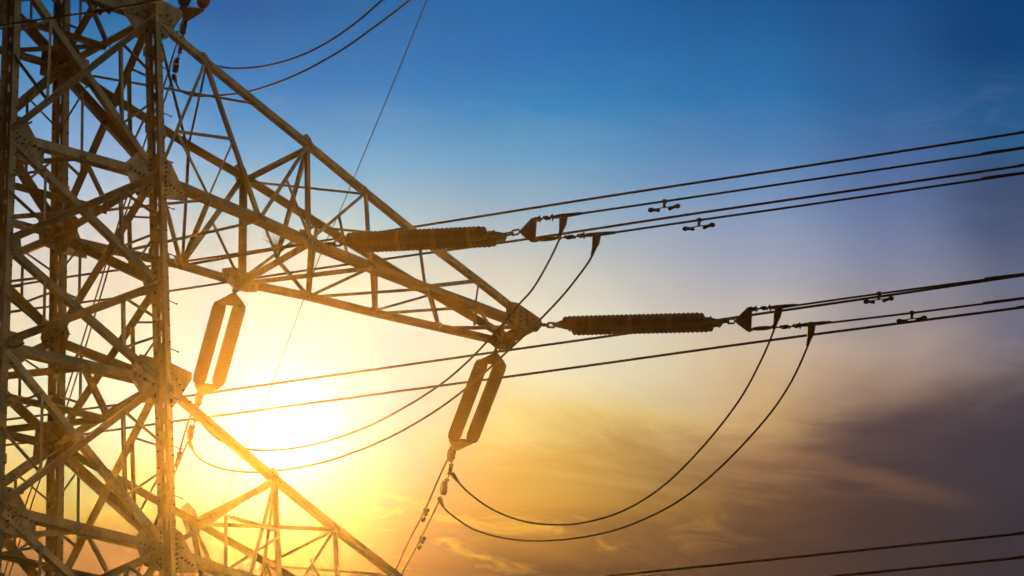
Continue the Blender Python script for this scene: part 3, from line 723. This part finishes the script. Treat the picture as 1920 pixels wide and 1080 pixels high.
def dead_end(o, P0, n, link, clamp, pad):
    """link: px list of small forged links; clamp: px of the tube-shaped dead end; pad: px of the jumper terminal"""
    mb = MB(); L = [onplane(x, y, P0, n) for x, y in link]
    mb.tube(L, .016, 8)
    k = len(L)-1
    for i in range(k+1):
        c = L[i]; mb.tube([c-n*.045, c+n*.045], .03, 8)
        if i < k:
            a, b = L[i], L[i+1]
            if i % 2 == 0: mb.tube([a+(b-a)*.1, a+(b-a)*.35, a+(b-a)*.65, a+(b-a)*.9], [.03, .045, .045, .03], 8)
    for i in (1, k):
        c = L[min(i, k)]; mb.tube([c+UP*.06, c-UP*.07], .014, 6)
    child_of(o, mb, 'clevis_link', HARD)
    mb = MB(); C = [onplane(x, y, P0, n) for x, y in clamp]
    mb.tube([C[0], C[0]+(C[1]-C[0])*.2, C[0]+(C[1]-C[0])*.6, C[1]], [.03, .04, .038, .028], 10)
    child_of(o, mb, 'dead_end_clamp', HARD, True)

def right_conductor(label, P0, pts, link, clamp, ext=90., r=.0215):
    pl = [onplane(x, y, P0, N1) for x, y in pts]; pl = extend(pl, ext, -3.0)
    o = conductor(label, gC, pl, r); dead_end(o, P0, N1, link, clamp, None); return o
cA = right_conductor('uppermost conductor of the pair leaving the outer cross-arm insulator string', P0, [(1452, 576.5), (1490, 573), (1600, 557.5), (1750, 537), (1920, 515), (2080, 495)], [(1410, 580), (1420, 579), (1432, 578), (1440, 577)], (1440, 577.5), )if False else \
     right_conductor('upper conductor of the pair pulled right by the outer string of the cross-arm', P0, [(1452, 576.5), (1490, 573), (1600, 557.5), (1750, 537), (1920, 515), (2080, 495)], [(1410, 580), (1418, 579), (1430, 578), (1436, 577.5), (1444, 577)], [(1444, 577), (1494, 572)])
cB = right_conductor('lower conductor of the pair pulled right by the outer string of the cross-arm', P0, [(1515, 608.5), (1556, 605), (1700, 588), (1810, 574), (1920, 560), (2080, 539)], [(1408, 617), (1450, 614), (1466, 613.5), (1478, 612.5), (1490, 611.5), (1500, 610)], [(1500, 610), (1558, 604)])
cC = right_conductor('upper conductor of the pair pulled right by the inner string of the cross-arm', P0i, [(1052, 406), (1088, 400.5), (1250, 377), (1500, 340), (1920, 278), (2080, 254)], [(1006, 411), (1012, 410), (1022, 409), (1028, 408.5), (1036, 407)], [(1036, 407.5), (1090, 400)])
cD = right_conductor('lower conductor of the pair pulled right by the inner string of the cross-arm', P0i, [(1115, 441), (1152, 436), (1320, 411.5), (1500, 386), (1920, 325), (2080, 302)], [(1004, 450), (1048, 446), (1062, 445), (1075, 444), (1086, 442.5), (1095, 441)], [(1095, 441.5), (1154, 436)])

def left_conductor(label, P0, pts, r, link, clamp, ext=60.):
    pl = [onplane(x, y, P0, N2) for x, y in pts]; pl = extend(pl, ext, -3.0)
    o = conductor(label, gC, pl, r); dead_end(o, P0, N2, link, clamp, None)
    # big clamp body
    mb = MB(); C = [onplane(x, y, P0, N2) for x, y in clamp]
    c = (C[0]*.5+C[1]*.5); d = (C[1]-C[0])/np.linalg.norm(C[1]-C[0]); a = np.cross(d, N2)
    mb.prism([c-d*.12+a*.05, c-d*.05+a*.13, c+d*.05+a*.14, c+d*.14+a*.05, c+d*.14-a*.06, c+d*.02-a*.12, c-d*.12-a*.07], N2, .10)
    mb.tube([c-a*.17, c+a*.17], .022, 8)
    child_of(o, mb, 'clamp_body', HARD); return o
lA = left_conductor('left conductor falling away below the outer sloping insulator string', Pb2, [(839, 862), (820, 903), (795, 960), (768, 1012), (738, 1076), (700, 1160)], .0205, [(853, 840), (848, 848), (843, 856)], [(849, 846), (842, 858)])
lB = left_conductor('right conductor falling away below the outer sloping insulator string', Pb2, [(826, 934), (806, 975), (785, 1018), (766, 1052), (748, 1086), (708, 1170)], .0205, [(853, 840), (849, 858), (846, 872), (843, 888), (838, 900), (832, 916)], [(835, 908), (829, 922)])
lC = left_conductor('left conductor falling away below the inner sloping insulator string', Pb1, [(366, 757), (350, 800), (336, 848), (322, 890), (270, 1040), (240, 1130)], .0205, [(379, 737), (374, 744), (370, 752)], [(375, 742), (369, 752)])
lD = left_conductor('right conductor falling away below the inner sloping insulator string', Pb1, [(352, 828), (343, 850), (326, 892), (305, 948), (270, 1048), (236, 1142)], .0205, [(379, 737), (374, 755), (370, 772), (366, 788), (362, 800), (357, 812)], [(360, 804), (354, 818)])
lE = left_conductor('left conductor falling away behind the leg from the topmost sloping string', Pb3, [(336, 68), (322, 112), (308, 158), (262, 295), (218, 432), (185, 540), (122, 742), (62, 907), (45, 957), (10, 1070), (-30, 1200)], .020, [(349, 38), (345, 45), (341, 53)], [(346, 45), (340, 56)])
lF = left_conductor('right conductor falling away behind the leg from the topmost sloping string', Pb3, [(325, 142), (315, 170), (305, 198), (262, 325), (222, 440), (193, 540), (132, 742), (74, 903), (56, 956), (20, 1070), (-20, 1200)], .020, [(349, 38), (344, 62), (340, 82), (337, 98), (333, 110), (330, 122)], [(332, 116), (327, 130)])

# jumper loops: hang from the right-hand clamps, under the arm, to the left-hand clamps
def jumper(label, pts, d0, d1, pad, r=.0205, dbias=None):
    L = [0.]
    for a, b in zip(pts, pts[1:]): L.append(L[-1]+math.hypot(b[0]-a[0], b[1]-a[1]))
    pl = [atdepth(x, y, d0+(d1-d0)*(s/L[-1])) for (x, y), s in zip(pts, L)]
    mb = MB(); sp = spline(pl, 10); mb.tube(sp, r, 8)
    o = mb.build('jumper_cable', WIRE, None, True); tag(o, label, 'jumper cable', 'jumper loops under the cross-arms')
    mb = MB(); a, b, c = pl[0], pl[1], pl[2]
    if pad:
        mb.tube([a, a+(b-a)*.5, b, b+(c-b)*min(1, .12/np.linalg.norm(c-b)), b+(c-b)*min(1., .30/np.linalg.norm(c-b))], [.078, .074, .068, .045, .028], 10)
        child_of(o, mb, 'terminal_lug', HARD)
    mb = MB(); a, b = pl[-1], pl[-2]; u_ = (b-a)/np.linalg.norm(b-a)
    mb.tube([a, a+u_*.1, a+u_*.25], [.055, .045, .025], 8); child_of(o, mb, 'terminal_lug', HARD)
    return o
def dp(x, y, P, n): return depth(onplane(x, y, P, n))
jA = jumper('inner of the two long loops hanging low below the outer insulator string', [(1461, 576), (1457, 594), (1450, 622), (1425, 680), (1385, 752), (1320, 835), (1245, 910), (1170, 957), (1100, 979), (1040, 984), (980, 977), (925, 956), (885, 929), (862, 907), (848, 889)], dp(1461, 576, P0, N1), dp(848, 889, Pb2, N2), True)
jB = jumper('outer and lowest of the two long loops hanging below the outer insulator string', [(1522, 608), (1520, 626), (1512, 655), (1480, 722), (1432, 790), (1350, 877), (1270, 941), (1180, 985), (1100, 1006), (1020, 1014), (950, 1010), (890, 993), (850, 968), (831, 950), (824, 934)], dp(1522, 608, P0, N1), dp(824, 934, Pb2, N2), True)
jC = jumper('shorter jumper loop passing behind the arm tip and fading into the sun', [(1057, 405), (1055, 421), (1048, 450), (1028, 492), (1000, 540), (972, 572), (930, 622), (880, 675), (830, 718), (770, 757), (700, 795), (620, 825), (540, 842), (470, 843), (420, 829), (395, 812), (381, 795), (374, 782)], dp(1057, 405, P0i, N1), dp(374, 782, Pb1, N2), True)
jD = jumper('lower jumper loop running from behind the arm tip under the sun to the leg', [(1119, 441), (1117, 456), (1109, 482), (1085, 517), (1050, 560), (1000, 612), (950, 660), (890, 715), (820, 768), (740, 815), (650, 853), (570, 875), (490, 885), (430, 882), (385, 867), (364, 848), (354, 829)], dp(1119, 441, P0i, N1), dp(354, 829, Pb1, N2), True)
jE = jumper('dark jumper loop rising from the upper chord to the top edge, left one', [(800, -75), (717, 0), (660, 48), (600, 87), (540, 113), (480, 126), (425, 127), (385, 116), (360, 101), (347, 85), (341, 70)], 80.5, dp(341, 70, Pb3, N2), False)
jF = jumper('dark jumper loop rising from the upper chord to the top edge, right one', [(850, -70), (768, 0), (700, 52), (640, 94), (560, 138), (480, 168), (420, 178), (370, 180), (343, 173), (333, 162), (326, 142)], 79.9, dp(326, 142, Pb3, N2), False)

# conductors of the next line, behind the tower
gN = 'conductors passing behind the tower'
PN = np.array([10., 26., ZG])
def far_wire(label, pts, r=.029):
    pl = [onplane(x, y, PN, N1) for x, y in pts]; a = extend(pl, 60, -2)[::-1]; a = extend(a, 60, 3)[::-1]
    return conductor(label, gN, a, r)
far_wire('topmost long conductor above the inner insulator string, passing behind the tower', [(-60, 545), (15, 537), (150, 516), (347, 490), (508, 466), (785, 424), (1120, 371), (1500, 313), (1920, 248), (2050, 227)])
far_wire('long conductor emerging under the inner insulator string, passing behind the tower', [(-60, 597), (15, 585), (240, 556), (330, 544), (440, 527), (560, 509), (720, 486), (1000, 446.5), (1300, 401), (1600, 357), (1920, 310), (2050, 290)])
far_wire('long conductor meeting the outer upper conductor at the right edge, passing behind the sloping strings', [(-60, 795), (150, 768), (325, 746), (480, 724), (700, 693), (930, 660), (1150, 629), (1400, 592), (1650, 556), (1920, 516), (2050, 497)])
far_wire('lowest long conductor crossing behind both sloping insulator strings', [(-60, 843), (150, 815), (327, 790), (480, 770), (700, 740), (865, 718), (1050, 693), (1400, 644), (1650, 611), (1920, 576), (2050, 559)])
far_wire('upper of the two dark conductors crossing the bottom right corner', [(900, 1105), (1140, 1080), (1400, 1054), (1650, 1028), (1920, 1000), (2050, 986)])
far_wire('lower of the two dark conductors crossing the bottom right corner', [(1300, 1106), (1580, 1079), (1750, 1062), (1920, 1045), (2050, 1031)])

# conductor crossing in front of the tower's head
Pn = np.array([-6., -1.2, ZG+7.2])
pl = [onplane(x, y, Pn, N1) for x, y in [(-80, 61), (0, 48), (120, 30), (180, 22), (240, 11), (315, -2), (420, -19), (560, -42)]]
frontw = conductor('dark conductor crossing in front of the leg tops in the top left corner', gC, extend(pl, 60, -2), .0185)
mb = MB(); q = [onplane(x, y, Pn, N1) for x, y in ((176, 22.5), (188, 20.5), (196, 19), (204, 18), (214, 16.5))]
mb.tube(q, [.03, .05, .03, .055, .035], 8)
for k in (1, 3): mb.tube([q[k]+UP*.06, q[k]-UP*.07], .03, 8)
child_of(frontw, mb, 'splice_clamp', HARD)

# shield wire far away, falling from the top edge to the lower arm
pl = [atdepth(x, y, d) for x, y, d in [(830, -75, 96), (800, 0, 98), (748, 130, 101), (690, 270, 105), (640, 390, 109), (600, 480, 112), (555, 600, 116), (510, 720, 120), (455, 850, 125), (410, 965, 129), (362, 1080, 134), (330, 1155, 138)]]
conductor('very thin wire slanting from the top edge down behind the cross-arm', None, pl, .0125, 'shield_wire', 'wire')

# vibration dampers ---------------------------------------------------
def damper(label, P0, n, c, along, s_=1.0):
    C = onplane(*c, P0, n); d = onplane(*along, P0, n)-C; d /= np.linalg.norm(d)
    t = empty('vibration_damper', C, label, 'damper', 'dumbbell dampers clamped on the conductors')
    a = np.cross(d, n); a = a if a[2] > 0 else -a; loc = C
    mb = MB(); mb.tube([C-d*.04, C-d*.03, C+d*.03, C+d*.04], [.03, .042, .042, .03], 8)
    mb.tube([C+a*.01, C-a*.06, C-a*.12], [.03, .026, .03], 8); build_sub(mb, 'clamp', HARD, t, loc)
    m = C-a*.115
    mb = MB(); L = .27*s_; mb.tube([m-d*L, m-d*L*.5-a*.008, m, m+d*L*.5-a*.008, m+d*L], .011, 6); build_sub(mb, 'messenger_cable', HARD, t, loc)
    for k in (-1, 1):
        w = m+d*k*L-a*.015; i = m+d*k*L*.42-a*.045
        mb = MB(); mb.tube([w+d*k*.055, w+d*k*.045, w+d*k*.015, w-d*k*.02, w-d*k*.04, w+(i-w)*.6, i+d*k*.02, i-d*k*.01, i-d*k*.03], [.012, .032, .044, .044, .032, .024, .027, .033, .014], 10)
        build_sub(mb, 'weight', HARD, t, loc, True)
    return t
damper('damper under the upper conductor of the inner pair, closer to the tower', P0i, N1, (1246, 377.5), (1300, 369.5))
damper('damper under the lower conductor of the inner pair, right of its neighbour', P0i, N1, (1311, 412.5), (1360, 405.5))
damper('damper under the upper conductor of the outer pair, touching the wire behind', P0, N1, (1648, 550.5), (1700, 543.5), .95)
damper('damper under the lower conductor of the outer pair, nearest the right edge', P0, N1, (1710, 586.5), (1760, 580), .95)
damper('damper on the left conductor below the outer sloping string', Pb2, N2, (797, 956), (785, 981), .8)
damper('damper on the right conductor below the outer sloping string, lowest of all', Pb2, N2, (790, 1008), (778, 1032), .8)
damper('damper on the left conductor below the inner sloping string beside the leg', Pb1, N2, (335, 851), (328, 872), .8)

# dry twigs caught in the cross-arm
mb = MB(); nest = MID.mid('b2', 'c2', .46)+UP*.06; dn = depth(nest)
base = atdepth(523, 466, dn); rnd = random.Random(3)
for i in range(26):
    tip = atdepth(rnd.uniform(488, 540), rnd.uniform(434, 452), dn+rnd.uniform(-.25, .25))
    b0 = base+np.array([rnd.uniform(-.05, .05), rnd.uniform(-.05, .05), rnd.uniform(-.04, .02)])
    m_ = (b0+tip)/2+np.array([rnd.uniform(-.03, .03)]*3)
    mb.tube([b0, m_, tip], [.005, .004, .002], 5)
o = mb.build('twig_tuft', TWIG); tag(o, 'tuft of thin dry twigs stuck in the middle of the cross-arm', 'twigs')
